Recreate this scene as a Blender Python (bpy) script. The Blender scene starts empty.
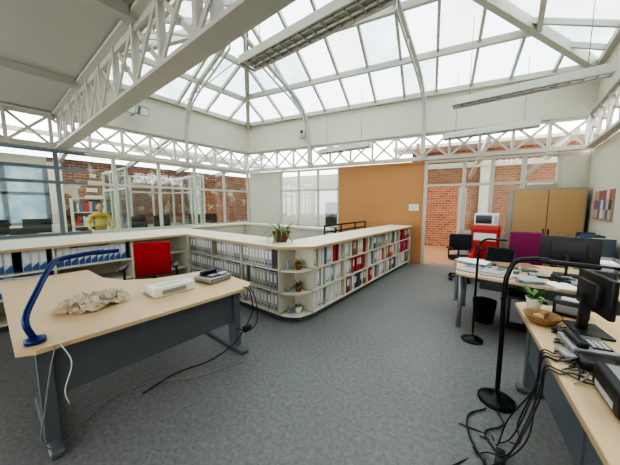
import bpy,bmesh,math,random
from mathutils import Vector,Matrix,noise
random.seed(7)
R=random.random
def U(a,b): return a+(b-a)*R()

# ---------------- materials ----------------
_m={}
def mat(name,col,rough=0.6,metal=0.0,var=0.06,scale=6.0,bump=0.0):
    if name in _m: return _m[name]
    m=bpy.data.materials.new(name); m.use_nodes=True
    nt=m.node_tree; b=nt.nodes['Principled BSDF']
    tc=nt.nodes.new('ShaderNodeTexCoord'); n=nt.nodes.new('ShaderNodeTexNoise')
    n.inputs['Scale'].default_value=scale; n.inputs['Detail'].default_value=4
    nt.links.new(tc.outputs['Object'],n.inputs['Vector'])
    mx=nt.nodes.new('ShaderNodeMix'); mx.data_type='RGBA'
    mx.inputs[6].default_value=(*[max(0,c*(1-var)) for c in col],1)
    mx.inputs[7].default_value=(*[min(1,c*(1+var)) for c in col],1)
    nt.links.new(n.outputs['Fac'],mx.inputs[0]); nt.links.new(mx.outputs[2],b.inputs['Base Color'])
    b.inputs['Roughness'].default_value=rough; b.inputs['Metallic'].default_value=metal
    if bump:
        bp=nt.nodes.new('ShaderNodeBump'); bp.inputs['Strength'].default_value=bump
        nt.links.new(n.outputs['Fac'],bp.inputs['Height']); nt.links.new(bp.outputs['Normal'],b.inputs['Normal'])
    _m[name]=m; return m
def mat_floor():
    m=bpy.data.materials.new('floor_lino'); m.use_nodes=True; nt=m.node_tree; b=nt.nodes['Principled BSDF']
    tc=nt.nodes.new('ShaderNodeTexCoord')
    n1=nt.nodes.new('ShaderNodeTexNoise'); n1.inputs['Scale'].default_value=30; n1.inputs['Detail'].default_value=9; n1.inputs['Roughness'].default_value=.75
    n2=nt.nodes.new('ShaderNodeTexNoise'); n2.inputs['Scale'].default_value=1.3
    nt.links.new(tc.outputs['Object'],n1.inputs['Vector']); nt.links.new(tc.outputs['Object'],n2.inputs['Vector'])
    r=nt.nodes.new('ShaderNodeValToRGB'); r.color_ramp.elements[0].position=.36; r.color_ramp.elements[0].color=(.142,.148,.146,1)
    r.color_ramp.elements[1].position=.64; r.color_ramp.elements[1].color=(.245,.252,.248,1)
    nt.links.new(n1.outputs['Fac'],r.inputs['Fac'])
    mx=nt.nodes.new('ShaderNodeMix'); mx.data_type='RGBA'; mx.blend_type='MULTIPLY'; mx.inputs[0].default_value=.18
    nt.links.new(r.outputs['Color'],mx.inputs[6]); nt.links.new(n2.outputs['Fac'],mx.inputs[7])
    nt.links.new(mx.outputs[2],b.inputs['Base Color']); b.inputs['Roughness'].default_value=.5
    return m
def mat_brick(name,th,c1,c2):
    m=bpy.data.materials.new(name); m.use_nodes=True; nt=m.node_tree; b=nt.nodes['Principled BSDF']
    tc=nt.nodes.new('ShaderNodeTexCoord'); sp=nt.nodes.new('ShaderNodeSeparateXYZ'); nt.links.new(tc.outputs['Object'],sp.inputs[0])
    ad=nt.nodes.new('ShaderNodeMath'); ad.operation='ADD'; nt.links.new(sp.outputs[0],ad.inputs[0]); nt.links.new(sp.outputs[1],ad.inputs[1])
    cb=nt.nodes.new('ShaderNodeCombineXYZ'); nt.links.new(ad.outputs[0],cb.inputs[0]); nt.links.new(sp.outputs[2],cb.inputs[1])
    bt=nt.nodes.new('ShaderNodeTexBrick'); bt.inputs['Scale'].default_value=1; bt.inputs['Brick Width'].default_value=.25; bt.inputs['Row Height'].default_value=.09
    bt.inputs['Mortar Size'].default_value=.011; bt.inputs['Color1'].default_value=(*c1,1); bt.inputs['Color2'].default_value=(*c2,1); bt.inputs['Mortar'].default_value=(.34,.25,.18,1)
    nt.links.new(cb.outputs[0],bt.inputs['Vector'])
    n=nt.nodes.new('ShaderNodeTexNoise'); n.inputs['Scale'].default_value=2.2; n.inputs['Detail'].default_value=8; nt.links.new(tc.outputs['Object'],n.inputs['Vector'])
    r=nt.nodes.new('ShaderNodeValToRGB'); r.color_ramp.elements[0].position=th; r.color_ramp.elements[1].position=th+.03
    nt.links.new(n.outputs['Fac'],r.inputs['Fac'])
    mx=nt.nodes.new('ShaderNodeMix'); mx.data_type='RGBA'; mx.inputs[7].default_value=(.48,.41,.34,1)
    nt.links.new(r.outputs['Color'],mx.inputs[0]); nt.links.new(bt.outputs['Color'],mx.inputs[6]); nt.links.new(mx.outputs[2],b.inputs['Base Color'])
    b.inputs['Roughness'].default_value=.9
    return m
def mat_wood(name,c1,c2):
    m=bpy.data.materials.new(name); m.use_nodes=True; nt=m.node_tree; b=nt.nodes['Principled BSDF']
    tc=nt.nodes.new('ShaderNodeTexCoord'); mp=nt.nodes.new('ShaderNodeMapping'); mp.inputs['Scale'].default_value=(12,1.2,1.2)
    n=nt.nodes.new('ShaderNodeTexNoise'); n.inputs['Scale'].default_value=3; n.inputs['Detail'].default_value=6
    nt.links.new(tc.outputs['Object'],mp.inputs[0]); nt.links.new(mp.outputs[0],n.inputs['Vector'])
    mx=nt.nodes.new('ShaderNodeMix'); mx.data_type='RGBA'; mx.inputs[6].default_value=(*c1,1); mx.inputs[7].default_value=(*c2,1)
    nt.links.new(n.outputs['Fac'],mx.inputs[0]); nt.links.new(mx.outputs[2],b.inputs['Base Color']); b.inputs['Roughness'].default_value=.38
    return m
def mat_glass(name,tr,kind='clear',f=.08):
    m=bpy.data.materials.new(name); m.use_nodes=True; nt=m.node_tree
    for n in list(nt.nodes): nt.nodes.remove(n)
    o=nt.nodes.new('ShaderNodeOutputMaterial'); t=nt.nodes.new('ShaderNodeBsdfTransparent'); t.inputs[0].default_value=(*tr,1)
    if kind=='clear':
        g=nt.nodes.new('ShaderNodeBsdfGlossy'); g.inputs['Roughness'].default_value=.05
    else:
        g=nt.nodes.new('ShaderNodeBsdfTranslucent'); g.inputs[0].default_value=(.5,.54,.54,1)
    mx=nt.nodes.new('ShaderNodeMixShader'); mx.inputs[0].default_value=f
    if kind!='clear':
        tc=nt.nodes.new('ShaderNodeTexCoord'); n=nt.nodes.new('ShaderNodeTexNoise'); n.inputs['Scale'].default_value=2.2; n.inputs['Detail'].default_value=6
        nt.links.new(tc.outputs['Object'],n.inputs['Vector'])
        mr=nt.nodes.new('ShaderNodeMapRange'); mr.inputs[1].default_value=.3; mr.inputs[2].default_value=.7; mr.inputs[3].default_value=f-.3; mr.inputs[4].default_value=f+.3
        nt.links.new(n.outputs['Fac'],mr.inputs[0]); nt.links.new(mr.outputs[0],mx.inputs[0])
    nt.links.new(t.outputs[0],mx.inputs[1]); nt.links.new(g.outputs[0],mx.inputs[2]); nt.links.new(mx.outputs[0],o.inputs[0])
    return m
IRON=mat('cream_iron_paint',(.52,.505,.445),.45,var=.05)
WALLW=mat('white_wall',(.60,.57,.48),.8,var=.03,scale=1.2)
CEIL=mat('ceiling_paint',(.44,.43,.385),.8,var=.06,scale=.8)
ORANGE=mat('orange_wall_paint',(.49,.25,.11),.8,var=.06,scale=1)
CREAM=mat('cream_laminate',(.72,.67,.54),.4,var=.02)
CREAM2=mat('cream_shelf',(.62,.59,.49),.5,var=.03)
EDGE=mat('wood_edge',(.50,.36,.20),.45,var=.1)
PLINTH=mat('dark_plinth',(.07,.085,.10),.5)
FLOOR=mat_floor(); BRICK=mat_brick('old_brick',.585,(.32,.09,.045),(.12,.04,.025)); BRICK2=mat_brick('clean_brick',.72,(.36,.13,.055),(.20,.07,.035))
WOOD=mat_wood('beech_desktop',(.60,.42,.235),(.72,.53,.32))
CABW=mat_wood('tan_cabinet_door',(.46,.29,.13),(.54,.36,.18))
CABG=mat('cabinet_grey_frame',(.34,.31,.26),.5)
STEEL=mat('bluegrey_steel',(.15,.165,.185),.45,.3)
GREY=mat('grey_metal',(.33,.34,.35),.4,.6)
LGREY=mat('light_grey_plastic',(.46,.47,.46),.45)
BLACK=mat('black_plastic',(.018,.018,.02),.42)
BLACKM=mat('black_metal',(.02,.02,.022),.3,.5)
SCREEN=mat('dark_screen',(.01,.012,.016),.12)
REDF=mat('red_fabric',(.38,.012,.016),.85,var=.12,scale=60,bump=.1)
MAGF=mat('magenta_fabric',(.21,.015,.09),.85,var=.12,scale=60)
BLKF=mat('black_fabric',(.025,.025,.03),.9,scale=50)
BLUE=mat('blue_metal',(.012,.032,.17),.3,.3)
PAPER=mat('white_paper',(.74,.74,.70),.8)
GREEN=mat('leaf_green',(.10,.22,.05),.55,var=.4,scale=15)
TERRA=mat('terracotta_pot',(.18,.085,.05),.7)
WHITEP=mat('white_ceramic',(.74,.74,.71),.25)
SOIL=mat('soil',(.04,.025,.015),.95)
RED=mat('red_enamel',(.50,.015,.015),.3)
FLUO=mat('white_tube_glass',(.8,.82,.8),.2)
LAMPG=mat('luminaire_grey',(.58,.57,.52),.45,.1)
LOUV=mat('luminaire_louvre',(.50,.48,.43),.4,.2)
WICK=mat('wicker',(.34,.19,.08),.8,var=.5,scale=70,bump=.4)
BAG=mat('beige_plastic_bag',(.60,.52,.40),.3,var=.3,scale=14,bump=.6)
TILE=mat('terracotta_floor',(.30,.16,.09),.6,var=.2,scale=4)
GLASS=mat_glass('window_glass',(.86,.90,.89),f=.09)
ROOF1=mat_glass('roof_glass_clear',(.50,.57,.58),'t',.35)
ROOF2=mat_glass('roof_glass_milky',(.24,.31,.34),'t',.45)
ROOF3=mat_glass('roof_glass_aged',(.34,.39,.38),'t',.5)

# ---------------- mesh builder ----------------
class MB:
    def __init__(s): s.bm=bmesh.new(); s.mats=[]; s.M=Matrix()
    def mi(s,m):
        if m not in s.mats: s.mats.append(m)
        return s.mats.index(m)
    def at(s,x,y,z=0,rz=0): s.M=Matrix.Translation((x,y,z))@Matrix.Rotation(rz,4,'Z'); return s
    def add(s,vs,fs,m,sm=False):
        i=s.mi(m); bv=[s.bm.verts.new(s.M@Vector(v)) for v in vs]
        for f in fs:
            try:
                q=s.bm.faces.new([bv[k] for k in f]); q.material_index=i; q.smooth=sm
            except ValueError: pass
    def boxb(s,a,b,m):
        x0,y0,z0=a; x1,y1,z1=b
        s.add([(x0,y0,z0),(x1,y0,z0),(x1,y1,z0),(x0,y1,z0),(x0,y0,z1),(x1,y0,z1),(x1,y1,z1),(x0,y1,z1)],
              [(0,3,2,1),(4,5,6,7),(0,1,5,4),(1,2,6,5),(2,3,7,6),(3,0,4,7)],m)
    def box(s,c,d,m,rz=0,rx=0,ry=0):
        o=s.M; s.M=o@Matrix.Translation(c)@Matrix.Rotation(rz,4,'Z')@Matrix.Rotation(ry,4,'Y')@Matrix.Rotation(rx,4,'X')
        s.boxb((-d[0]/2,-d[1]/2,-d[2]/2),(d[0]/2,d[1]/2,d[2]/2),m); s.M=o
    def rbox(s,c,d,m,bev=.02,rz=0,rx=0,ry=0,bend=0,seg=3):
        t=bmesh.new(); bmesh.ops.create_cube(t,size=1)
        for v in t.verts: v.co=Vector((v.co.x*d[0],v.co.y*d[1],v.co.z*d[2]))
        if bend:
            es=[e for e in t.edges if abs((e.verts[0].co-e.verts[1].co).x)>1e-4]
            bmesh.ops.subdivide_edges(t,edges=es,cuts=6)
            be=[e for e in t.edges if len(e.link_faces)==2 and e.calc_face_angle(0)>.5]
        else: be=list(t.edges)
        bmesh.ops.bevel(t,geom=be,offset=bev,segments=seg,affect='EDGES',profile=.5)
        if bend:
            for v in t.verts: v.co.y+=bend*(v.co.x/(d[0]/2))**2
        X=Matrix.Translation(c)@Matrix.Rotation(rz,4,'Z')@Matrix.Rotation(ry,4,'Y')@Matrix.Rotation(rx,4,'X')
        t.verts.index_update()
        s.add([X@v.co for v in t.verts],[[v.index for v in f.verts] for f in t.faces],m,True); t.free()
    def prism(s,p,z0,z1,m):
        n=len(p); s.add([(x,y,z0) for x,y in p]+[(x,y,z1) for x,y in p],
            [tuple(range(n))[::-1],tuple(range(n,2*n))]+[(i,(i+1)%n,n+(i+1)%n,n+i) for i in range(n)],m)
    def frame(s,d):
        d=d.normalized(); a=Vector((0,0,1)) if abs(d.z)<.95 else Vector((1,0,0))
        x=d.cross(a).normalized(); return x,x.cross(d).normalized()
    def bar(s,p0,p1,w,h,m):
        p0=Vector(p0);p1=Vector(p1); x,y=s.frame(p1-p0); vs=[]
        for p in (p0,p1):
            for a,b in ((-1,-1),(1,-1),(1,1),(-1,1)): vs.append(p+x*a*w/2+y*b*h/2)
        s.add(vs,[(0,1,2,3),(7,6,5,4),(0,4,5,1),(1,5,6,2),(2,6,7,3),(3,7,4,0)],m)
    def cyl(s,p0,p1,r,m,r2=None,n=16):
        p0=Vector(p0);p1=Vector(p1); x,y=s.frame(p1-p0); r2=r if r2 is None else r2; vs=[]
        for p,q in ((p0,r),(p1,r2)):
            for k in range(n):
                a=2*math.pi*k/n; vs.append(p+x*math.cos(a)*q+y*math.sin(a)*q)
        i=s.mi(m); bv=[s.bm.verts.new(s.M@v) for v in vs]
        for f in [list(range(n))[::-1],list(range(n,2*n))]:
            q=s.bm.faces.new([bv[k] for k in f]); q.material_index=i
        for k in range(n):
            q=s.bm.faces.new([bv[k],bv[(k+1)%n],bv[n+(k+1)%n],bv[n+k]]); q.material_index=i; q.smooth=True
    def tube(s,pts,r,m,n=8,sub=6,w=None):
        P=[Vector(p) for p in pts]
        if sub>1 and len(P)>2:
            Q=[]; E=[P[0]*2-P[1]]+P+[P[-1]*2-P[-2]]
            for i in range(1,len(E)-2):
                a,b,c,d=E[i-1:i+3]
                for k in range(sub):
                    t=k/sub; Q.append(.5*((2*b)+(c-a)*t+(2*a-5*b+4*c-d)*t*t+(3*b-a-3*c+d)*t**3))
            Q.append(P[-1]); P=Q
        vs=[];px=None
        for i,p in enumerate(P):
            d=(P[min(i+1,len(P)-1)]-P[max(i-1,0)]).normalized()
            if px is None: x,y=s.frame(d)
            else:
                x=(px-d*px.dot(d)).normalized(); y=d.cross(x)
            px=x
            for k in range(n):
                a=2*math.pi*(k+.5)/n; vs.append(p+x*math.cos(a)*(w or r)+y*math.sin(a)*r)
        L=len(P); fs=[tuple(range(n))[::-1],tuple(range((L-1)*n,L*n))]
        for i in range(L-1):
            for k in range(n): fs.append((i*n+k,i*n+(k+1)%n,(i+1)*n+(k+1)%n,(i+1)*n+k))
        s.add(vs,fs,m,n>4)
    def lathe(s,c,prof,m,n=24):
        vs=[];c=Vector(c)
        for r,z in prof:
            for k in range(n):
                a=2*math.pi*k/n; vs.append(c+Vector((r*math.cos(a),r*math.sin(a),z)))
        fs=[]
        for i in range(len(prof)-1):
            for k in range(n): fs.append((i*n+k,i*n+(k+1)%n,(i+1)*n+(k+1)%n,(i+1)*n+k))
        fs.append(tuple(range(n))[::-1]); fs.append(tuple(range((len(prof)-1)*n,len(prof)*n)))
        s.add(vs,fs,m,True)
    def leaf(s,base,d,L,w,droop,m,n=6):
        base=Vector(base); h=Vector((d[0],d[1],0)).normalized(); up=d[2]; side=Vector((-h.y,h.x,0)); vs=[]
        for i in range(n+1):
            t=i/n; p=base+h*L*t+Vector((0,0,1))*(up*L*t-droop*L*t*t); ww=w*math.sin(math.pi*(.12+.88*t))**.8/2 if t<1 else .001
            vs+= [p-side*ww,p+side*ww]
        s.add(vs,[(2*i,2*i+1,2*i+3,2*i+2) for i in range(n)],m,True)
    def done(s,name,recalc=True,parent=None):
        if recalc: bmesh.ops.recalc_face_normals(s.bm,faces=s.bm.faces)
        vs=[v.co for v in s.bm.verts]
        c=Vector(((min(v.x for v in vs)+max(v.x for v in vs))/2,(min(v.y for v in vs)+max(v.y for v in vs))/2,min(v.z for v in vs)))
        if parent: c=Vector((0,0,0))
        bmesh.ops.translate(s.bm,verts=s.bm.verts,vec=-c)
        me=bpy.data.meshes.new(name); s.bm.to_mesh(me); s.bm.free()
        for m in s.mats: me.materials.append(m)
        o=bpy.data.objects.new(name,me); o.location=c; bpy.context.collection.objects.link(o)
        if parent: o.parent=parent
        return o

# ---------------- shell ----------------
C0=(-7.53,6.05); C1=(1.25,7.95); YT=1.1; ZB=2.75; ZT=3.45; ZE=4.45; K=.45
ang=math.atan2(C1[1]-C0[1],C1[0]-C0[0]); LB=math.hypot(C1[0]-C0[0],C1[1]-C0[1])
def bw(m): return m.at(C0[0],C0[1],0,ang)   # back wall frame: x along, +y outward
m=MB(); m.boxb((-13,-4,-.1),(4,13,0),FLOOR); m.done('floor')
m=bw(MB()); m.boxb((3.6,.13,.0),(12,3.6,.006),TILE); m.done('floor_adjoining')
m=MB(); m.boxb((-7.6,-4,3.47),(3.0,YT-.06,3.57),CEIL)
m.done('ceiling')
m=MB()
for x in (-5.3,-3.0,-.7): m.boxb((x-.06,-4,3.36),(x+.06,YT-.1,3.469),CEIL)
m.done('trim_1')
m=MB(); m.boxb((-7.6,-4.1,0),(2.7,-4,.9),WALLW); m.boxb((-7.6,-4.1,2.7),(2.7,-4,3.57),WALLW)
for x in (-7.5,-5,-2.5,0,2.5): m.boxb((x-.15,-4.1,.9),(x+.15,-4,2.7),WALLW)
m.done('wall_rear')
m=MB(); m.boxb((-7.66,-4,0),(-7.53,6.05,.95),WALLW); m.boxb((-7.66,YT,ZT),(-7.53,6.05,ZE),WALLW); m.done('wall_left')
DF=mat('dark_window_frame',(.16,.19,.22),.5)
m=MB()
for i in range(0,11):
    y=6.02-i*1.0
    mm=IRON if y>1.5 else DF
    m.boxb((-7.63,y-.035,.95),(-7.56,y+.035,ZB),mm)
for z in (.95,2.05,2.70):
    m.boxb((-7.64,1.5,z),(-7.55,6.05,z+.06),IRON); m.boxb((-7.64,-4,z),(-7.55,1.5,z+.06),DF)
m.boxb((-7.64,-4,2.35),(-7.55,1.5,2.41),DF)
m.boxb((-7.60,-4,1.0),(-7.595,6.0,2.7),GLASS); m.done('window_1')
m=bw(MB())
m.boxb((0,0,0),(1.3,.12,ZB),WALLW)
m.boxb((3.42,0,0),(5.80,.12,ZB),ORANGE)
m.boxb((8.55,0,0),(LB+.1,.12,ZB),WALLW)
m.boxb((-.1,0,ZT),(LB+.1,.12,ZE),WALLW); m.done('wall_back')
m=bw(MB())
for x in (1.33,2.0,2.7,3.39): m.boxb((x-.03,.02,0),(x+.03,.09,ZB),IRON)
for z in (0,.9,2.05,2.69): m.boxb((1.3,.02,z),(3.42,.09,z+.06),IRON)
m.boxb((1.3,.05,0),(3.42,.055,2.7),GLASS); m.done('window_2')
m=bw(MB())
for x in (5.84,6.72,7.3,7.9,8.52): m.boxb((x-.04,.01,0),(x+.04,.10,ZB),IRON)
for z in (2.08,2.69): m.boxb((5.8,.02,z),(8.55,.09,z+.06),IRON)
m.boxb((6.72,.02,0),(8.55,.09,.95),WALLW)
m.boxb((5.84,.05,2.1),(8.55,.055,2.7),GLASS); m.boxb((6.72,.05,.95),(8.55,.055,2.1),GLASS); m.done('window_3')
m=bw(MB())
m.M=m.M@Matrix.Translation((6.66,.1,0))@Matrix.Rotation(math.radians(75),4,'Z')
m.boxb((0,0,.02),(.08,.04,2.05),IRON); m.boxb((.72,0,.02),(.8,.04,2.05),IRON)
for z in (.02,.95,1.97): m.boxb((.08,0,z),(.72,.04,z+.09),IRON)
m.boxb((.08,.018,.1),(.72,.022,1.97),GLASS); m.cyl((.74,-.05,1.0),(.74,.09,1.0),.012,GREY); m.done('door_1')
m=MB(); m.boxb((1.25,5.2,0),(1.37,8.1,ZB),WALLW); m.boxb((1.25,YT,ZT),(1.37,8.1,ZE),WALLW)
m.boxb((2.6,-4,0),(2.7,5.3,3.47),WALLW); m.boxb((1.37,5.2,0),(2.7,5.3,3.47),WALLW); m.done('wall_right')
m=MB(); m.boxb((-7.6,YT-.05,ZT+.02),(1.3,YT+.05,ZE),WALLW); m.done('wall_front')
# adjoining rooms
m=MB(); m.boxb((-11.4,1.3,0),(-11.2,13,3.05),BRICK); m.done('wall_brick_left')
m=MB(); m.boxb((-11.4,-4,0),(-11.2,1.3,1.0),WALLW); m.boxb((-11.4,-4,2.8),(-11.2,1.3,3.05),WALLW); m.done('wall_adjoining_left')
m=MB()
for i in range(7): m.boxb((-11.33,1.25-i*.85-.05,1.0),(-11.25,1.25-i*.85+.05,2.8),DF)
for z in (1.0,1.9,2.72): m.boxb((-11.33,-4,z),(-11.25,1.3,z+.08),DF)
m.boxb((-11.30,-4,1.0),(-11.29,1.3,2.8),ROOF2); m.done('window_4')
m=bw(MB()); m.boxb((5.2,3.6,0),(13,3.8,3.6),BRICK2); m.done('wall_brick_back')
m=bw(MB()); m.boxb((-4,3.6,0),(5.2,3.8,3.0),WALLW); m.done('wall_adjoining_back')
m=MB(); m.boxb((-11.2,3.5,3.55),(-9.9,10,3.65),CEIL); m.boxb((-11.2,-4,3.2),(-10.5,3.5,3.3),CEIL); m.done('ceiling_adjoining_left')
m=bw(MB()); m.boxb((4.6,2.6,3.6),(12,3.6,3.7),CEIL); m.done('ceiling_adjoining_back')
m=MB(); 
for y in (-2,-.2,1.6,3.4,5.2,7):
    m.bar((-7.7,y,3.5),(-11.2,y,3.0),.10,.16,IRON)
m.boxb((-9.6,-4,3.02),(-9.48,9,3.15),IRON); m.boxb((-8.6,-4,3.2),(-8.52,9,3.3),IRON)
m.boxb((-11.19,1.3,0),(-11.05,1.6,2.9),WALLW)
m.boxb((-11.19,5.6,0),(-11.05,6.3,2.9),WALLW)
for k in range(5): m.boxb((-11.19,2.05+k*.06,1.55+k*.24),(-11.12,2.45+(k%2)*.2,1.68+k*.24),WALLW)
m.done('trim_2')
m=bw(MB())
for x in (5.6,7.2,8.8,10.4): m.bar((x,.2,3.2),(x,3.6,2.6),.10,.14,IRON)
m.boxb((4.5,1.8,2.75),(12,1.92,2.9),IRON)
m.boxb((7.5,3.45,0),(7.9,3.59,3.2),WALLW); m.boxb((9.0,3.45,.9),(10.6,3.59,2.1),GREY); m.done('trim_3')
m=MB()
for y in (2.3,4.3):
    for x in (-9.7,-9.0,-8.35,-7.72): m.boxb((x-.03,y-.03,0),(x+.03,y+.03,2.55),IRON)
    for z in (.9,2.0,2.5): m.boxb((-9.7,y-.03,z),(-7.72,y+.03,z+.05),IRON)
    m.boxb((-9.7,y-.025,0),(-7.72,y+.025,.9),WALLW); m.boxb((-9.7,y-.004,.95),(-7.72,y+.004,2.5),GLASS)
for y in (2.97,3.63): m.boxb((-9.73,y-.03,0),(-9.67,y+.03,2.55),IRON)
for z in (.9,2.0,2.5): m.boxb((-9.73,2.3,z),(-9.67,4.3,z+.05),IRON)
m.boxb((-9.72,2.3,0),(-9.68,4.3,.9),WALLW); m.boxb((-9.705,2.3,.95),(-9.695,4.3,2.5),GLASS)
m.done('glass_office_partition')

# ---------------- lattice girders ----------------
def lattice(name,p0,p1,w=.12,step=.62,z0=ZB,z1=ZT,ch=.07):
    m=MB(); p0=Vector((*p0,0));p1=Vector((*p1,0)); L=(p1-p0).length
    m.at(p0.x,p0.y,0,math.atan2(p1.y-p0.y,p1.x-p0.x))
    m.boxb((0,-w/2,z0),(L,w/2,z0+.035),IRON); m.boxb((0,-.012,z0+.03),(L,.012,z0+.1),IRON)
    m.boxb((0,-w/2,z1-.035),(L,w/2,z1),IRON); m.boxb((0,-.012,z1-.1),(L,.012,z1-.03),IRON)
    n=round(L/step)
    for i in range(n+1):
        x=min(max(L*i/n,.03),L-.03); m.boxb((x-.028,-.03,z0+.035),(x+.028,.03,z1-.035),IRON)
        if i<n:
            x2=L*(i+1)/n
            m.bar((x,-.022,z0+.06),(x2,-.022,z1-.06),.018,.05,IRON); m.bar((x,.022,z1-.06),(x2,.022,z0+.06),.018,.05,IRON)
            m.cyl(((x+x2)/2,-.04,(z0+z1)/2),((x+x2)/2,.04,(z0+z1)/2),.035,IRON,n=10)
    return m
o=lattice('x',(-7.45,YT),(3.0,YT),w=.18,step=.6)
o.done('lattice_girder')
nb=Vector((math.sin(ang),-math.cos(ang),0))
lattice('x',(C0[0]+nb.x*.12,C0[1]+nb.y*.12),(C1[0]+nb.x*.12-.1,C1[1]+nb.y*.12)).done('lattice_girder')
lattice('x',(-7.46,-3.9),(-7.46,5.85)).done('lattice_girder')
lattice('x',(1.17,YT+.15),(1.17,7.7)).done('lattice_girder')

# ---------------- roof ----------------
sky=bpy.data.objects.new('skylight_roof',None); bpy.context.collection.objects.link(sky)
T0=(-7.53,YT);T1=(1.25,YT)
d=2.74; PL=(-7.53+d,YT+d,ZE+K*d); d=3.06; PR=(1.25-d,YT+d,ZE+K*d)
def V3(p,z=ZE): return Vector((p[0],p[1],z))
faces=[[V3(C0),V3(C1),Vector(PR),Vector(PL)],[V3(T0),V3(C0),Vector(PL)],[V3(T1),V3(T0),Vector(PL),Vector(PR)],[V3(C1),V3(T1),Vector(PR)]]
def clip(poly,f):
    out=[]
    for i in range(len(poly)):
        a=poly[i];b=poly[(i+1)%len(poly)];fa=f(a);fb=f(b)
        if fa>=0: out.append(a)
        if (fa>=0)!=(fb>=0):
            t=fa/(fa-fb); out.append((a[0]+(b[0]-a[0])*t,a[1]+(b[1]-a[1])*t))
    return out
g=MB(); bars=MB()
for F in faces:
    o=F[0]; A=(F[1]-F[0]); L=A.length; A.normalize(); nrm=A.cross(F[2]-F[0]).normalized(); B=nrm.cross(A)
    if B.z<0: B=-B
    if nrm.z>0: nrm=-nrm
    P=[((p-o).dot(A),(p-o).dot(B)) for p in F]; hb=max(p[1] for p in P)
    na=round(L/.78); sa=L/na; nbb=3; sb=hb/nbb
    for i in range(na):
        for j in range(nbb):
            q=P
            for f in (lambda p:p[0]-i*sa,lambda p:(i+1)*sa-p[0],lambda p:p[1]-j*sb,lambda p:(j+1)*sb-p[1]):
                q=clip(q,f)
                if len(q)<3: break
            if len(q)<3: continue
            r=R(); g.add([o+A*a+B*b for a,b in q],[tuple(range(len(q)))],ROOF1 if r<.5 else (ROOF2 if r<.75 else ROOF3))
    def seg(f0,isA,val):
        xs=[]
        for k in range(len(P)):
            a=P[k];b=P[(k+1)%len(P)]; c=0 if isA else 1
            if (a[c]-val)*(b[c]-val)<0:
                t=(val-a[c])/(b[c]-a[c]); xs.append((a[0]+(b[0]-a[0])*t,a[1]+(b[1]-a[1])*t))
        return xs
    for i in range(1,na):
        x=seg(P,True,i*sa)
        if len(x)==2:
            bars.bar(o+A*x[0][0]+B*x[0][1]+nrm*.05,o+A*x[1][0]+B*x[1][1]+nrm*.05,.055,.09,IRON)
    for j in range(1,nbb):
        x=seg(P,False,j*sb)
        if len(x)==2: bars.bar(o+A*x[0][0]+B*x[0][1]+nrm*.09,o+A*x[1][0]+B*x[1][1]+nrm*.09,.08,.13,IRON)
    bars.bar(F[0]+nrm*.05,F[1]+nrm*.05,.14,.12,IRON)
dn=Vector((0,0,-.1))
for a,b in ((V3(C0),Vector(PL)),(V3(T0),Vector(PL)),(V3(C1),Vector(PR)),(V3(T1),Vector(PR)),(Vector(PL),Vector(PR))):
    bars.bar(a+dn,b+dn,.12,.20,IRON)
g.done('glass_panes',False,sky); bars.done('glazing_bars',True,sky)
prof=[(.06,2.8),(.08,3.5),(.14,3.95),(.40,4.42),(.85,4.72),(1.5,4.98),(2.2,5.28),(2.7,5.5)]
def arch(x,y,dx,dy):
    m=MB(); m.tube([(x+dx*a,y+dy*a,z) for a,z in prof],.055,IRON,n=4,sub=6,w=.05)
    m.tube([(x+dx*(a+.02),y+dy*(a+.02),z-.2) for a,z in prof[1:7]],.025,IRON,n=4,sub=6)
    for a,z in prof[2:7]: m.bar((x+dx*a,y+dy*a,z),(x+dx*(a+.02),y+dy*(a+.02),z-.2),.03,.03,IRON)
    m.done('arched_rib',True,sky)
def ybk(x): return C0[1]+(x-C0[0])*math.tan(ang)
arch(-5.0,ybk(-5.0)-.2,0,-1); arch(-1.85,ybk(-1.85)-.2,0,-1); arch(-7.4,3.7,1,0)
arch(-5.0,YT+.05,0,1); arch(-1.85,YT+.05,0,1); arch(1.1,4.3,-1,0)
m=MB()
m.cyl((-4.79,3.84,5.6),(-4.79,3.84,4.9),.02,IRON)
m.cyl((-4.79,3.84,4.9),(-7.4,3.7,4.45),.012,IRON); m.cyl((-4.79,3.84,4.9),(-1.81,4.16,5.0),.012,IRON)
m.done('tie_rod',True,sky)

# ---------------- luminaires ----------------
def lum(x0,x1,y,z,top):
    m=MB(); 
    m.boxb((x0,y-.11,z),(x1,y+.11,z+.05),LAMPG); m.boxb((x0,y-.13,z-.045),(x1,y-.11,z+.05),LAMPG); m.boxb((x0,y+.11,z-.045),(x1,y+.13,z+.05),LAMPG)
    m.boxb((x0+.05,y-.04,z+.05),(x1-.05,y+.04,z+.10),LAMPG)
    for dy in (-.05,.05): m.cyl((x0+.03,y+dy,z-.018),(x1-.03,y+dy,z-.018),.013,FLUO,n=10)
    n=int((x1-x0)/.13)
    for i in range(n+1):
        x=x0+(x1-x0)*i/n; m.boxb((x-.003,y-.11,z-.04),(x+.003,y+.11,z-.012),LOUV)
    for x in (x0+.25,x1-.25): m.cyl((x,y,z+.1),(x,y,top),.006,GREY,n=6)
    m.done('ceiling_luminaire')
lum(-2.80,-.90,2.25,3.40,4.85); lum(-.95,.97,5.40,3.40,4.75); 
lum(-1.40,.35,7.05,3.22,4.6); lum(-4.6,-3.0,6.35,3.15,4.6)
m=MB(); m.cyl((-7.5,2.45,3.8),(-7.2,2.45,3.8),.02,GREY)
for dy in (-.14,.14):
    m.box((-7.15,2.45+dy,3.86),(.12,.2,.2),GREY,ry=.5); m.box((-7.09,2.45+dy,3.83),(.01,.17,.17),FLUO,ry=.5)
    m.cyl((-7.2,2.45+dy,3.8),(-7.2,2.45+dy,4.0),.02,GREY)
m.boxb((-7.22,2.28,3.78),(-7.18,2.62,3.82),GREY); m.done('floodlight_pair')
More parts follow.
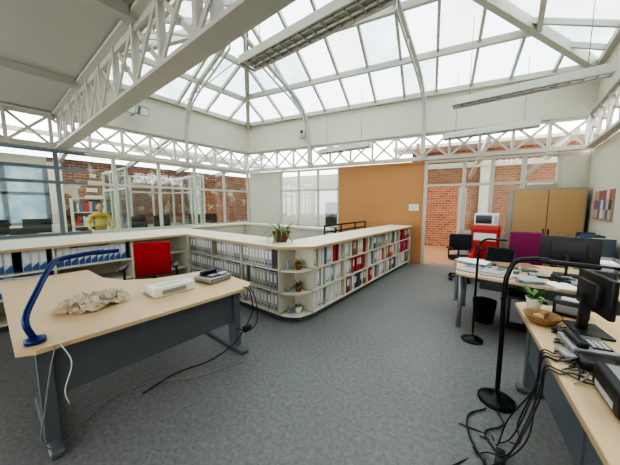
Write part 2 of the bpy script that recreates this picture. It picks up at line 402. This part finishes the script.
m=bw(MB()); m.rbox((2.2,-.06,3.85),(.2,.1,.26),LGREY,.015); m.cyl((2.2,-.115,3.9),(2.2,-.12,3.9),.05,BLACK); m.done('wall_speaker')

# ---------------- shelf counter ----------------
H=1.05
ctr=MB()
def carcass(m,ox,oy,rz,L,D,nb_):
    m.at(ox,oy,0,rz)
    m.boxb((.0,.05,0),(L,D,.08),PLINTH)
    m.boxb((0,D-.02,.08),(L,D,H-.04),CREAM2)
    for z in (.08,.39,.70): m.boxb((0,.012,z),(L,D-.02,z+.022),CREAM2)
    for i in range(nb_+1):
        x=L*i/nb_; a=max(0,x-.012); b=min(L,x+.012)
        m.boxb((a,.005,.08),(b,D-.02,H-.04),CREAM2)
    m.M=Matrix()
carcass(ctr,-2.08,2.73,math.pi/2,4.33,.55,5)
carcass(ctr,-4.88,2.39,0,2.46,.55,3)
carcass(ctr,-4.90,-1.3,math.pi/2,3.69,.60,4)
for z in (.08,.39,.70): ctr.prism([(-2.405,2.40),(-2.30,2.42),(-2.15,2.52),(-2.10,2.72),(-2.41,2.72)],z,z+.022,CREAM2)
ctr.prism([(-2.405,2.45),(-2.13,2.72),(-2.41,2.72)],0,.08,PLINTH)
def top(poly): ctr.prism(poly,H-.04,H,CREAM)
top([(-6.2,-1.3),(-4.86,-1.3),(-4.86,2.35),(-2.38,2.35),(-2.04,2.69),(-2.04,7.08),(-2.68,7.08),(-2.68,2.98),(-6.2,2.98)])
for a,b in (((-4.855,-1.3),(-4.855,2.35)),((-4.86,2.345),(-2.38,2.345)),((-2.38,2.345),(-2.035,2.69)),((-2.035,2.69),(-2.035,7.08))):
    ctr.bar((a[0],a[1],H-.02),(b[0],b[1],H-.02),.008,.036,EDGE)
ctr.boxb((-6.2,-1.3,0),(-6.16,2.98,H-.04),CREAM2)
ctr.boxb((-2.66,7.04,0),(-2.08,7.07,H-.04),CREAM2)
ctr.done('shelf_counter')
m=MB(); m.boxb((-6.6,5.0,0),(-3.3,5.12,1.0),WALLW); m.boxb((-6.65,4.95,1.0),(-3.3,5.17,1.05),CREAM); m.boxb((-6.6,3.3,0),(-6.48,5.0,1.0),WALLW); m.boxb((-6.65,3.3,1.0),(-6.43,4.95,1.05),CREAM); m.done('stairwell_parapet')
m=MB()
for z in (.5,.75,1.0,1.14): m.cyl((-3.2,4.6,z),(-3.2,6.6,z),.018,BLACKM,n=8)
for y in (4.6,5.3,6.0,6.6): m.cyl((-3.2,y,0),(-3.2,y,1.14),.02,BLACKM,n=8)
m.done('stair_handrail')

def cm(rgb):
    k='binder_%02d_%02d_%02d'%tuple(int(c*99) for c in rgb); return mat(k,rgb,.55)
def binders(ox,oy,rz,L,nb_,rows,pals,name,hgt=(.25,.285),fill=.97,th=(.045,.075),label=.7,band=None):
    m=MB(); m.at(ox,oy,0,rz)
    for i in range(nb_):
        for r,z in enumerate((.103,.413,.723)):
            if r not in rows: continue
            pal=pals[(i,r)] if (i,r) in pals else pals[i] if i in pals else pals['*']
            if pal is None: continue
            x=L*i/nb_+.02; xe=L*(i+1)/nb_-.02; c=cm(random.choice(pal)); hb=U(*hgt)
            while True:
                w=U(*th)
                if x+w>xe: break
                if R()>fill: x+=w*U(.5,2); continue
                if R()<.45: c=cm(random.choice(pal)); hb=U(*hgt)
                y0=.03+U(0,.015); h=min(hb,.275)
                m.boxb((x+.001,y0,z),(x+w-.001,.30,z+h),c)
                if w>.04 and R()<label:
                    m.boxb((x+w*.2,y0-.002,z+h*.42),(x+w*.8,y0,z+h*.85),PAPER)
                    m.cyl((x+w/2,y0-.002,z+h*.17),(x+w/2,y0+.001,z+h*.17),min(.014,w*.25),BLACK,n=8)
                if band:
                    m.add([(x+.004,y0-.003,z+.01),(x+w-.004,y0-.003,z+.01),(x+w-.004,y0-.003,z+.12),(x+.004,y0-.003,z+.06)],[(0,1,2,3)],cm(band))
                x+=w
    m.done(name)
Wt=(.62,.61,.55);Gy=(.34,.36,.36);Dk=(.07,.08,.10);Bl=(.05,.12,.28);Rd=(.40,.03,.035);Gn=(.10,.25,.10);Ye=(.52,.40,.12);Pk=(.44,.04,.12);Or=(.46,.14,.04);Lb=(.20,.33,.43);Br=(.25,.14,.07)
binders(-2.08,2.73,math.pi/2,4.33,5,(0,1,2),{0:[Wt,Lb,Wt,Gy,Wt],(0,0):[Lb,Wt,Wt,Wt],(0,2):[Rd,Wt,Bl,Wt,Wt],1:[Rd,Wt,Wt,Gy,Br,Dk],2:[Rd,Rd,Wt,Wt,Wt,Gy],(2,2):[Gy,Dk,Wt],3:[Gn,Wt,Rd,Wt,Bl,Ye],4:[Pk,Rd,Rd,Pk],(4,0):[Gn,Rd,Wt]},'binder_collection',fill=.9,th=(.02,.07))
binders(-4.88,2.39,0,2.46,3,(0,1,2),{'*':[Gy,(.46,.46,.43),(.30,.32,.34),(.40,.40,.37)]},'binder_collection',th=(.065,.08),label=.97)
binders(-4.90,-1.3,math.pi/2,3.69,4,(1,2),{'*':[(.60,.63,.67),(.55,.59,.65)],3:None,(2,2):[(.60,.63,.67),(.55,.59,.65)],2:None},'binder_collection',th=(.07,.08),label=.9,band=(.06,.12,.28))
m=MB()
for z,pm in ((.102,WHITEP),(.412,TERRA),(.722,TERRA)):
    m.lathe((-2.24,2.60,z),[(.035,0),(.045,.05),(.05,.09),(.035,.09)],pm,14)
    for k in range(12):
        a=U(0,6.28); m.leaf((-2.24,2.60,z+.08),(math.cos(a),math.sin(a),U(.6,1.6)),U(.05,.09),.02,.5,GREEN,4)
    m.lathe((-2.34,2.50,z),[(.02,0),(.03,.03),(.015,.08),(.012,.11)],random.choice([cm(Gn),cm(Br),cm(Lb)]),12)
m.done('corner_shelf_ornaments')
m=MB(); m.lathe((-2.72,2.76,H),[(.08,0),(.11,.06),(.13,.13),(.14,.13),(.14,.155),(.125,.155),(.12,.13)],TERRA); m.lathe((-2.72,2.76,H+.12),[(.12,0),(.119,.01)],SOIL)
for k in range(36):
    a=U(0,6.28); m.leaf((-2.72+.04*math.cos(a),2.76+.04*math.sin(a),H+.13),(math.cos(a),math.sin(a),U(.3,1.5)),U(.16,.36),.022,U(.6,1.5),random.choice([GREEN,GREEN,GREEN,cm((.45,.3,.12))]),7)
m.done('potted_plant')

# ---------------- left desk ----------------
m=MB()
P=[(-2.20,.04),(-2.14,.12),(-2.10,1.55),(-2.13,1.68),(-2.22,1.75),(-3.08,1.80),(-3.14,1.45),(-3.22,1.15),(-3.42,.92),(-3.75,.80),(-4.35,.78),(-4.35,.04)]
m.prism(P,.722,.75,WOOD)
m.boxb((-2.34,.20,.33),(-2.31,1.62,.715),STEEL)
for y in (.16,1.62):
    m.boxb((-2.40,y-.035,.04),(-2.28,y+.035,.72),STEEL); m.rbox((-2.55,y,.025),(.8,.07,.05),STEEL,.015)
    m.boxb((-2.95,y-.03,.66),(-2.4,y+.03,.72),STEEL)
m.boxb((-4.2,.12,.04),(-4.12,.18,.72),STEEL); m.rbox((-4.15,.35,.025),(.07,.6,.05),STEEL,.015)
m.done('desk')
m=MB()
m.lathe((-2.27,.13,.75),[(.05,0),(.05,.03),(.02,.04)],BLUE)
m.tube([(-2.27,.13,.76),(-2.29,.10,.90),(-2.42,.17,1.03),(-2.66,.28,1.16),(-2.74,.36,1.185),(-2.78,.62,1.20)],.018,BLUE,n=10)
m.rbox((-2.79,.64,1.19),(.06,.18,.035),BLUE,.012)
m.done('desk_lamp')
t=bmesh.new(); bmesh.ops.create_icosphere(t,subdivisions=5,radius=1)
vs=[]
for v in t.verts:
    n1=noise.noise(v.co*1.7+Vector((3,1,2))); n2=noise.noise(v.co*5); n3=abs(noise.noise(v.co*9)); n4=abs(noise.noise(v.co*4+Vector((5,0,0))))
    c=v.co*(1+.5*n1+.2*n2-.2*n3)
    vs.append((-2.74+c.x*.15,.50+c.y*.22,.752+max(0,(c.z*.06+.035)*(1.3-1.5*n4))))
t.verts.index_update(); m=MB(); m.add(vs,[[v.index for v in f.verts] for f in t.faces],BAG,False); t.free(); m.done('plastic_bag')
m=MB(); m.rbox((-2.62,1.08,.795),(.26,.38,.085),WHITEP,.008); m.boxb((-2.60,.95,.8375),(-2.55,1.2,.84),LGREY); m.boxb((-2.49,.96,.77),(-2.488,1.18,.81),GREY)
m.done('network_switch_box')
m=MB(); m.at(-2.62,1.55,.75,.15); m.rbox((0,0,.035),(.28,.30,.06),GREY,.012); m.boxb((-.10,-.11,.066),(.10,.11,.074),BLACK); m.rbox((-.05,-.02,.095),(.05,.20,.04),BLACK,.012); m.rbox((.09,.06,.08),(.06,.10,.02),LGREY,.006)
for i in range(3):
    for j in range(3): m.boxb((.02+i*.028,-.09+j*.03,.074),(.04+i*.028,-.07+j*.03,.082),LGREY)
m.done('desk_telephone')
m=MB(); m.tube([(-2.14,1.60,.757),(-2.06,1.62,.72),(-2.05,1.64,.5),(-2.10,1.55,.3),(-2.2,1.5,.15),(-2.3,1.3,.03),(-2.4,1.0,.012),(-2.35,.7,.012)],.006,BLACK,6)
m.tube([(-2.12,1.66,.757),(-2.05,1.69,.6),(-2.08,1.72,.35),(-2.15,1.66,.25),(-2.2,1.55,.3)],.005,BLACK,6); m.rbox((-2.12,1.62,.30),(.05,.09,.06),BLACK,.01); m.done('desk_cable')
CABLEG=mat('grey_cable',(.25,.25,.24),.5)
m=MB(); m.tube([(-2.12,.2,.757),(-2.09,.16,.6),(-2.11,.12,.35),(-2.16,.1,.15),(-2.25,.2,.012),(-2.5,.5,.01),(-2.45,.8,.01),(-2.2,1.1,.01),(-2.05,1.5,.01)],.004,CABLEG,6)
m.tube([(-2.13,.22,.757),(-2.10,.26,.62),(-2.12,.22,.45),(-2.2,.24,.3)],.004,WHITEP,6); m.done('desk_cable')

# ---------------- chairs ----------------
def chair(x,y,face,fab,arms=True,hb=.48,name='office_chair',ah=0):
    m=MB(); m.at(x,y,0,face-math.pi/2)   # front = local +y
    for k in range(5):
        a=2*math.pi*k/5+.3; c,s_=math.cos(a),math.sin(a)
        m.bar((.03*c,.03*s_,.10),(.29*c,.29*s_,.075),.045,.03,BLACK); m.cyl((.29*c-s_*.02,.29*s_+c*.02,.03),(.29*c+s_*.02,.29*s_-c*.02,.03),.03,BLACK,n=12)
    m.cyl((0,0,.09),(0,0,.28),.03,BLACK); m.cyl((0,0,.28),(0,0,.42),.018,GREY); m.box((0,0,.42),(.2,.22,.04),BLACK)
    m.rbox((0,.02,.475),(.48,.47,.08),fab,.035)
    m.bar((0,-.18,.43),(0,-.29,.50),.05,.02,BLACK); m.bar((0,-.285,.49),(0,-.275,.75),.05,.02,BLACK)
    m.rbox((0,-.255,.60+hb/2),(.45,.06,hb),fab,.028,bend=.035)
    m.rbox((0,-.285,.60+hb/2),(.43,.04,hb-.03),BLACK,.018,bend=.035)
    if arms:
        for sx in (-1,1):
            m.tube([(sx*.2,0,.43),(sx*.30,.0,.46),(sx*.305,-.02,.58),(sx*.30,-.02,.67+ah)],.014,BLACK,8); m.rbox((sx*.30,.02,.685+ah),(.06,.28,.035),BLACK,.012)
    m.done(name)
chair(-3.75,1.32,math.radians(-28),REDF,ah=.10)
chair(.26,5.35,math.radians(-85),MAGF,hb=.55)
chair(-.72,6.25,math.radians(-60),BLKF,hb=.36)
chair(-8.6,.6,math.radians(20),BLKF); chair(-8.9,3.2,math.radians(100),BLKF); chair(-8.5,-.3,math.radians(60),BLKF)

# ---------------- person beyond the glass partition ----------------
SKIN=mat('skin',(.48,.28,.19),.6); HAIR=mat('dark_hair',(.03,.02,.015),.7,scale=60); YTOP=mat('yellow_top',(.55,.40,.07),.85); TROU=mat('dark_trousers',(.04,.045,.07),.85)
per=bpy.data.objects.new('standing_person',None); bpy.context.collection.objects.link(per); per.location=(-8.35,1.85,0); per.rotation_euler=(0,0,math.radians(-100))
def skin(name,pts,edges,m,sub=2):
    me=bpy.data.meshes.new(name); me.from_pydata([p[:3] for p in pts],edges,[]); o=bpy.data.objects.new(name,me); bpy.context.collection.objects.link(o); o.parent=per
    md=o.modifiers.new('skin','SKIN'); 
    for i,p in enumerate(pts):
        me.skin_vertices[0].data[i].radius=(p[3],p[4] if len(p)>4 else p[3])
    me.skin_vertices[0].data[0].use_root=True
    s_=o.modifiers.new('sub','SUBSURF'); s_.levels=sub; s_.render_levels=sub; me.materials.append(m)
    return o
skin('torso_top',[(0,0,.92,.15,.11),(0,0,1.10,.13,.10),(0,-.01,1.28,.16,.11),(0,0,1.36,.10,.08),(0,0,1.41,.055),(-.17,0,1.33,.06),(-.24,.02,1.10,.048),(-.20,.18,.98,.038),(.17,0,1.33,.06),(.24,.02,1.10,.048),(.20,.18,.98,.038)],[(0,1),(1,2),(2,3),(3,4),(3,5),(5,6),(6,7),(3,8),(8,9),(9,10)],YTOP)
skin('trousers',[(0,0,.93,.14,.11),(-.09,0,.84,.09),(-.10,.02,.48,.062),(-.10,-.02,.09,.045),(.09,0,.84,.09),(.10,.02,.48,.062),(.10,-.02,.09,.045)],[(0,1),(1,2),(2,3),(0,4),(4,5),(5,6)],TROU)
skin('shoe_left',[(-.10,-.04,.045,.042),(-.10,.06,.04,.04),(-.10,.14,.03,.028)],[(0,1),(1,2)],BLACK); skin('shoe_right',[(.10,-.04,.045,.042),(.10,.06,.04,.04),(.10,.14,.03,.028)],[(0,1),(1,2)],BLACK)
skin('neck',[(0,0,1.36,.05),(0,.01,1.46,.048)],[(0,1)],SKIN)
def ell(c,r,m,nm,f=None):
    t=bmesh.new(); bmesh.ops.create_uvsphere(t,u_segments=20,v_segments=14,radius=1)
    for v in t.verts:
        p=Vector((v.co.x*r[0],v.co.y*r[1],v.co.z*r[2]))
        if f: p=f(p)
        v.co=p+Vector(c)
    for q in t.faces: q.smooth=True
    me=bpy.data.meshes.new(nm); t.to_mesh(me); t.free(); me.materials.append(m); o=bpy.data.objects.new(nm,me); bpy.context.collection.objects.link(o); o.parent=per
def jaw(p):
    if p.z<0: p=Vector((p.x*(1+p.z*3),p.y*(1+p.z*.8)+(-p.z*.12),p.z))
    return p
ell((0,.015,1.53),(.072,.088,.11),SKIN,'head',jaw); ell((0,-.012,1.555),(.084,.092,.105),HAIR,'hair')
ell((0,.105,1.52),(.011,.016,.02),SKIN,'nose'); ell((0,.093,1.475),(.022,.008,.006),mat('lips',(.35,.09,.08),.5),'mouth')
for sx in (-1,1):
    ell((sx*.027,.092,1.54),(.011,.008,.007),BLACK,'eye_%d'%(sx+2)); ell((sx*.074,.01,1.525),(.01,.02,.028),SKIN,'ear_%d'%(sx+2))
    skin('forearm_hand_%d'%(sx+2),[(sx*.20,.18,.98,.034),(sx*.14,.28,.96,.026),(sx*.12,.34,.95,.032,.018),(sx*.12,.38,.945,.03,.014)],[(0,1),(1,2),(2,3)],SKIN)
    for k,(dx,L) in enumerate(((-.027,.055),(-.009,.068),(.009,.064),(.026,.048))):
        x=sx*.12+dx; skin('finger_%d_%d'%(sx+2,k),[(x,.37,.945,.009),(x,.39+L*.5,.942,.008),(x,.385+L,.93,.007)],[(0,1),(1,2)],SKIN,1)
    skin('thumb_%d'%(sx+2),[(sx*.12-sx*.02,.335,.95,.011),(sx*.12-sx*.045,.36,.945,.009),(sx*.12-sx*.05,.385,.94,.008)],[(0,1),(1,2)],SKIN,1)

# ---------------- desk 2 (mid right) ----------------
m=MB(); P=[(-.50,3.66),(-.42,3.60),(.95,3.50),(1.05,3.56),(1.05,4.7),(.95,4.76),(-.55,4.80),(-.62,4.74)]
m.prism(P,.722,.75,WOOD); m.boxb((-.30,4.58,.33),(.9,4.61,.715),STEEL); m.boxb((-.52,3.78,.33),(-.49,4.6,.715),STEEL)
for x,y in ((-.45,3.76),(-.5,4.62),(.9,3.7),(.9,4.62)):
    m.cyl((x,y,0),(x,y,.722),.028,GREY); 
m.done('desk')
def monitor(x,y,z,face,w=.5,h=.31,name='computer_monitor'):
    m=MB(); m.at(x,y,z,face-math.pi/2)
    m.rbox((0,-.02,.008),(.24,.18,.016),BLACK,.006); m.bar((0,-.05,.015),(0,-.04,.26),.05,.025,BLACK)
    m.rbox((0,0,.15+h/2),(w,.035,h),BLACK,.01); m.boxb((-w/2+.015,.018,.15+.02),(w/2-.015,.0185,.15+h-.015),SCREEN)
    m.rbox((0,-.03,.15+h/2),(w*.6,.04,h*.6),BLACK,.01); m.done(name)
monitor(.58,4.30,.75,math.radians(80),.52,.32)
m=MB(); m.at(-.12,4.45,.75,math.radians(-15)); m.rbox((0,0,.012),(.34,.24,.02),BLACK,.005); m.box((0,.16,.12),(.34,.012,.22),BLACK,rx=-.35); m.box((0,.152,.12),(.31,.004,.19),SCREEN,rx=-.35)
m.boxb((-.15,-.03,.022),(.15,.09,.025),GREY); m.done('laptop')
m=MB()
for (x,y,n) in ((-.38,3.85,3),(-.30,4.15,10),(-.12,3.82,6),(.02,4.05,14),(.20,3.72,5),(.18,4.33,9),(-.45,4.42,5),(.70,3.72,7),(.46,3.63,4)):
    for k in range(n): m.box((x+U(-.015,.015),y+U(-.015,.015),.754+k*.007),(.21,.28,.006),random.choice([PAPER,PAPER,cm(Lb),cm((.62,.6,.52)),cm(Gy),cm(Br)]),rz=U(-.25,.25)+x)
m.done('paper_stacks')
m=MB(); m.at(.42,4.03,.75,.1); m.rbox((0,0,.012),(.40,.15,.02),BLACK,.006)
for i in range(12):
    for j in range(4): m.boxb((-.19+i*.032,-.06+j*.032,.022),(-.166+i*.032,-.036+j*.032,.028),LGREY)
m.done('keyboard')
m=MB(); m.at(.80,4.06,.75,-.3); m.rbox((0,0,.08),(.26,.22,.15),BLACK,.015); m.boxb((-.10,-.08,.155),(.10,.1,.162),GREY); m.boxb((-.10,-.112,.03),(.10,-.109,.08),GREY); m.done('label_printer')
m=MB(); m.at(.50,3.84,.75,.3); m.rbox((0,0,.025),(.18,.18,.045),BLACK,.01); m.rbox((-.05,0,.065),(.05,.18,.035),BLACK,.012)
m.tube([(-.05,-.09,.06),(-.10,-.12,.02),(-.14,-.08,.01),(-.13,-.02,.01)],.005,BLACK,6); m.done('desk_telephone')
m=MB()
for k in range(3):
    z=.752+k*.07; m.boxb((.80,4.38,z),(1.04,4.70,z+.006),GREY)
    for a,b in (((.80,4.38),(.806,4.70)),((1.034,4.38),(1.04,4.70)),((.80,4.694),(1.04,4.70))): m.boxb((a[0],a[1],z),(b[0],b[1],z+.065),GREY)
    m.boxb((.82,4.39,z+.007),(1.02,4.68,z+.03),PAPER)
m.done('letter_tray')
m=MB(); m.lathe((-.2,4.15,0),[(.11,0),(.14,.30),(.145,.30),(.13,.3),(.10,.02)],BLACK); m.done('waste_bin')
m=MB(); m.rbox((.15,4.3,.22),(.2,.42,.44),BLACK,.01); m.boxb((.08,4.088,.1),(.22,4.09,.4),GREY); m.done('computer_tower')
m=MB()
m.lathe((-.45,4.68,.75),[(.035,0),(.04,.1),(.036,.1),(.03,.01)],RED,16)
for k in range(6): m.cyl((-.45+U(-.01,.01),4.68+U(-.01,.01),.76),(-.45+U(-.04,.04),4.68+U(-.04,.04),.92),.004,random.choice([BLUE,BLACK,RED]),n=6)
m.done('pen_cup')
m=MB(); m.lathe((.03,3.68,.75),[(.03,0),(.038,.01),(.04,.09),(.036,.09),(.033,.012)],WHITEP,18); m.tube([(-.008,3.68,.825),(-.032,3.68,.82),(-.034,3.68,.79),(-.008,3.68,.775)],.005,WHITEP,6); m.done('coffee_mug')

# ---------------- lamps on stands ----------------
def arclamp(x,y,pts,head,r=.016,br=.13):
    m=MB(); m.lathe((x,y,0),[(br,0),(br,.018),(br*.85,.028),(.03,.034),(.022,.06)],BLACKM,28)
    m.tube([(x,y,.03),(x,y,.5)]+pts,r,BLACKM,n=10)
    m.rbox(head[0],head[1],BLACKM,.012,rz=head[2]); m.done('floor_lamp')
arclamp(.01,2.47,[(.005,2.47,.95),(.02,2.48,1.08),(.06,2.49,1.17),(.15,2.49,1.20),(.24,2.48,1.205)],((.34,2.46,1.195),(.30,.05,.03),-.1),.017,.13)
arclamp(-.26,3.46,[(-.26,3.46,1.0),(-.25,3.47,1.15),(-.20,3.49,1.21),(-.14,3.50,1.22)],((-.08,3.52,1.215),(.16,.035,.022),.1),.012,.11)

# ---------------- desk 1 (near right) ----------------
m=MB(); a1=math.radians(8); 
m.at(.08,2.86,0,a1)
W=.82; L1=2.3
m.prism([(.0,-.06),(.0,-L1),(W,-L1),(W,0),(.06,0)],.722,.75,WOOD)
m.bar((-.001,-.06,.736),(-.001,-L1,.736),.004,.028,EDGE)
m.boxb((.10,-L1+.1,.30),(.13,-.14,.715),STEEL)
for y in (-.12,-L1+.12,-1.2):
    m.boxb((.09,y-.03,.04),(.19,y+.03,.72),STEEL); m.rbox((.35,y,.025),(.62,.07,.05),STEEL,.015)
m.done('desk')
m=MB(); m.lathe((.23,2.44,.75),[(.06,0),(.085,.02),(.105,.05),(.11,.062),(.10,.062),(.08,.03),(.02,.02)],WICK)
for k in range(5): m.rbox((.23+U(-.04,.04),2.44+U(-.04,.04),.79+U(0,.02)),(.05,.04,.03),cm(random.choice([Br,(.5,.36,.22),(.35,.2,.1)])),.01,rz=U(0,3))
m.done('wicker_bowl')
m=MB(); m.lathe((.20,2.72,.75),[(.04,0),(.055,.09),(.06,.10),(.05,.10),(.045,.085)],WHITEP); m.lathe((.20,2.72,.835),[(.045,0),(.044,.004)],SOIL)
for k in range(30):
    a=U(0,6.28); m.leaf((.20,2.72,.84),(math.cos(a),math.sin(a),U(.4,1.6)),U(.05,.11),.03,U(.3,.9),GREEN,5)
m.done('potted_plant')
monitor(.48,2.46,.75,math.radians(12),.40,.25); monitor(.66,1.98,.75,math.radians(5),.42,.29)
m=MB(); m.at(.40,2.10,.75,.2); m.rbox((0,0,.03),(.2,.22,.05),GREY,.01); m.rbox((-.05,0,.07),(.05,.2,.035),BLACK,.012); m.boxb((0,-.07,.055),(.08,.03,.06),BLACK)
for i in range(3):
    for j in range(4): m.boxb((.0+i*.026,-.065+j*.022,.06),(.018+i*.026,-.05+j*.022,.065),WHITEP)
m.done('desk_telephone')
m=MB(); m.at(.54,1.62,.75,.1); m.rbox((0,0,.06),(.34,.28,.12),BLACK,.02); m.boxb((-.14,-.1,.12),(.14,.1,.126),GREY); m.boxb((-.171,-.09,.02),(-.169,.09,.05),LGREY); m.done('printer')
m=MB(); m.at(.42,2.74,.75,-.2); m.rbox((0,0,.06),(.20,.16,.12),BLACK,.015); m.boxb((-.08,-.082,.03),(.08,-.079,.09),GREY); m.boxb((-.06,-.05,.12),(.06,.05,.125),LGREY); m.done('external_drive_dock')
m=MB(); m.rbox((.41,1.90,.775),(.14,.12,.05),BLACK,.012); m.rbox((.34,2.28,.77),(.10,.07,.04),BLACK,.01); m.rbox((.30,1.97,.765),(.06,.11,.03),GREY,.01,rz=.4); m.done('power_adapter')
m=MB()
for k in range(6):
    x=.29+U(-.03,.05); y=1.92+U(-.22,.14)
    m.tube([(x+.08,y+U(-.06,.06),.757),(x+U(-.03,.03),y+U(-.06,.06),.762),(.25,y,.757),(.195,y,.75),(.185,y+U(-.05,.05),.55),(.12+U(-.05,.05),y+U(-.1,.1),.25),(.05+U(-.1,.1),y+U(-.1,.2),.012),(U(-.2,0),y+U(-.1,.2),.01)],.004,BLACK,6)
for k in range(12):
    y=1.66+k*.055; m.tube([(.29+U(-.03,.04),y,.757),(.34+U(-.03,.03),y+.06,.76+U(0,.03)),(.28+U(-.02,.05),y+.12,.757),(.36,y+.16,.757),(.33,y+.05,.758)],.004,BLACK if k%4 else CABLEG,6)
m.tube([(-.05,2.3,.012),(-.15,2.15,.01),(-.12,1.95,.01),(-.02,1.78,.01),(.06,1.68,.01)],.006,BLACK,6)
m.tube([(.02,2.33,.012),(.06,2.2,.01),(-.04,2.05,.01),(.02,1.93,.01)],.005,BLACK,6)
m.done('cable_bundle')
m=MB(); m.rbox((.05,1.80,.022),(.05,.26,.04),BLACK,.01)
for k in range(3): m.cyl((.05,1.72+k*.075,.042),(.05,1.72+k*.075,.046),.016,BLACKM,n=12)
m.done('power_strip')

# ---------------- back right furniture ----------------
m=bw(MB())
def sB(X): return (X-C0[0])/math.cos(ang)
x0=sB(-.12)+.03; x1=x0+1.20
m.boxb((x0,-.50,.0),(x1,-.05,.08),CABG); m.boxb((x0,-.50,.08),(x1,-.05,1.95),CABG)
xm=(x0+x1)/2
m.boxb((x0+.03,-.52,.12),(xm-.006,-.50,1.91),CABW); m.boxb((xm+.006,-.52,.12),(x1-.03,-.50,1.91),CABW); m.boxb((xm-.006,-.505,.12),(xm+.006,-.50,1.91),BLACK)
m.boxb((xm-.05,-.535,.95),(xm-.03,-.52,1.10),BLACK); m.boxb((xm+.03,-.535,.95),(xm+.05,-.52,1.10),BLACK); m.done('storage_cabinet')
m=bw(MB()); m.boxb((x0+.3,-.4,1.95),(x0+.75,-.1,2.04),cm((.4,.33,.24))); m.boxb((x0+.32,-.38,2.04),(x0+.7,-.12,2.07),PAPER); m.done('cardboard_box')
m=MB(); m.rbox((-.40,6.82,.59),(.52,.50,1.14),RED,.03); m.boxb((-.63,6.565,.12),(-.17,6.571,1.08),cm((.42,.02,.02))); m.boxb((-.60,6.555,.84),(-.20,6.566,1.0),WHITEP); m.boxb((-.22,6.54,.4),(-.20,6.566,.7),GREY)
for a in (-.6,-.2):
    for b in (6.62,7.02): m.cyl((a,b,0),(a,b,.03),.02,BLACK)
m.done('mini_fridge')
m=MB(); m.rbox((-.40,6.82,1.29),(.44,.34,.26),WHITEP,.015); m.boxb((-.59,6.648,1.20),(-.30,6.652,1.38),SCREEN); m.boxb((-.26,6.646,1.20),(-.20,6.652,1.38),LGREY); m.done('microwave_oven')
m=MB(); m.boxb((.92,5.4,0),(1.24,6.9,.03),CREAM2)
for z in (0.03,.42,.8): m.boxb((.92,5.4,z),(1.24,6.9,z+.02),CREAM2)
for y in (5.4,6.14,6.88): m.boxb((.92,y,.0),(1.24,y+.02,.8),CREAM2)
for z in (.05,.44,.82):
    y=5.45
    while y<6.8:
        w=U(.02,.07)
        if abs(y-6.14)>.08: m.boxb((.97,y,z),(1.2,y+w-.002,z+U(.2,.3)),cm(random.choice([Wt,Wt,Bl,Dk,Br,Dk,Gy])))
        y+=w
m.done('low_bookcase')
m=MB(); m.boxb((1.225,6.0,1.35),(1.248,7.1,1.85),cm((.3,.25,.2)))
for i in range(7):
    for j in range(3):
        m.boxb((1.222,6.02+i*.154,1.37+j*.16),(1.226,6.02+i*.154+.14,1.37+j*.16+.15),cm(random.choice([Wt,(.5,.3,.2),(.6,.4,.33),(.12,.16,.3),(.5,.1,.08),Dk])))
m.done('photo_board')
m=bw(MB()); m.boxb((5.45,-.012,1.45),(5.7,-.001,1.62),PAPER); m.boxb((5.47,-.014,1.48),(5.68,-.012,1.59),cm((.5,.6,.66))); m.done('wall_notice')
m=bw(MB()); m.rbox((3.0,.9,.85),(.6,.5,1.7),BLACK,.03); m.boxb((2.75,.64,.7),(3.2,.648,1.5),SCREEN); m.boxb((2.75,.636,1.52),(3.2,.648,1.62),RED); m.done('coffee_machine')
for (x,y) in ((-9.0,3.3),(-9.6,5.4),(-9.3,.5),(-9.4,-1.3)):
    m=MB(); m.boxb((x-.4,y-.7,.72),(x+.4,y+.7,.75),WOOD)
    for a in (-.36,.36):
        for b in (-.65,.65): m.cyl((x+a,y+b,0),(x+a,y+b,.72),.025,GREY)
    m.done('desk'); monitor(x,y+.3,.75,0,.5,.36); monitor(x,y-.4,.75,.2,.5,.36)
    m=MB()
    for k in range(5):
        yy=y-.6+k*.1
        if k<4: m.boxb((x-.36,yy,.752),(x-.12,yy+.075,.752+U(.28,.36)),cm(random.choice([Wt,Dk,Bl,Gy,Rd])))
    m.done('binder_collection')
m=MB()
for y in (1.7,3.7):
    for z in (0,.45,.9,1.35,1.8): m.boxb((-11.04,y,z),(-10.7,y+1.6,z+.03),CREAM2)
    for yy in (y,y+.8,y+1.57): m.boxb((-11.04,yy,0),(-10.7,yy+.03,1.83),CREAM2)
    for z in (.48,.93,1.38):
        q=y+.05
        while q<y+1.5:
            w=U(.04,.09); m.boxb((-11.0,q,z),(-10.75,q+w-.004,z+U(.25,.36)),cm(random.choice([Wt,Wt,Dk,Gy,Bl,Rd]))); q+=w
    if y<2: break
m.done('bookcase')

# ---------------- light ----------------
w=bpy.data.worlds.new('World'); bpy.context.scene.world=w; w.use_nodes=True; nt=w.node_tree; bg=nt.nodes['Background']
tc=nt.nodes.new('ShaderNodeTexCoord'); n=nt.nodes.new('ShaderNodeTexNoise'); n.inputs['Scale'].default_value=3; n.inputs['Detail'].default_value=5
nt.links.new(tc.outputs['Generated'],n.inputs['Vector'])
mx=nt.nodes.new('ShaderNodeMix'); mx.data_type='RGBA'; mx.inputs[6].default_value=(.86,.91,.94,1); mx.inputs[7].default_value=(1,.99,.96,1)
nt.links.new(n.outputs['Fac'],mx.inputs[0]); nt.links.new(mx.outputs[2],bg.inputs['Color']); bg.inputs['Strength'].default_value=5.6
# camera
cam=bpy.data.cameras.new('cam'); co=bpy.data.objects.new('camera',cam); bpy.context.collection.objects.link(co)
co.location=(0,0,1.6); co.rotation_euler=(math.radians(90-6.15),0,math.radians(38.1)); cam.sensor_width=36; cam.lens=255/620*36; cam.clip_start=.05
bpy.context.scene.camera=co
bpy.context.scene.view_settings.view_transform='AgX'
try: bpy.context.scene.view_settings.look='AgX - High Contrast'
except Exception: pass
bpy.context.scene.view_settings.exposure=-.15
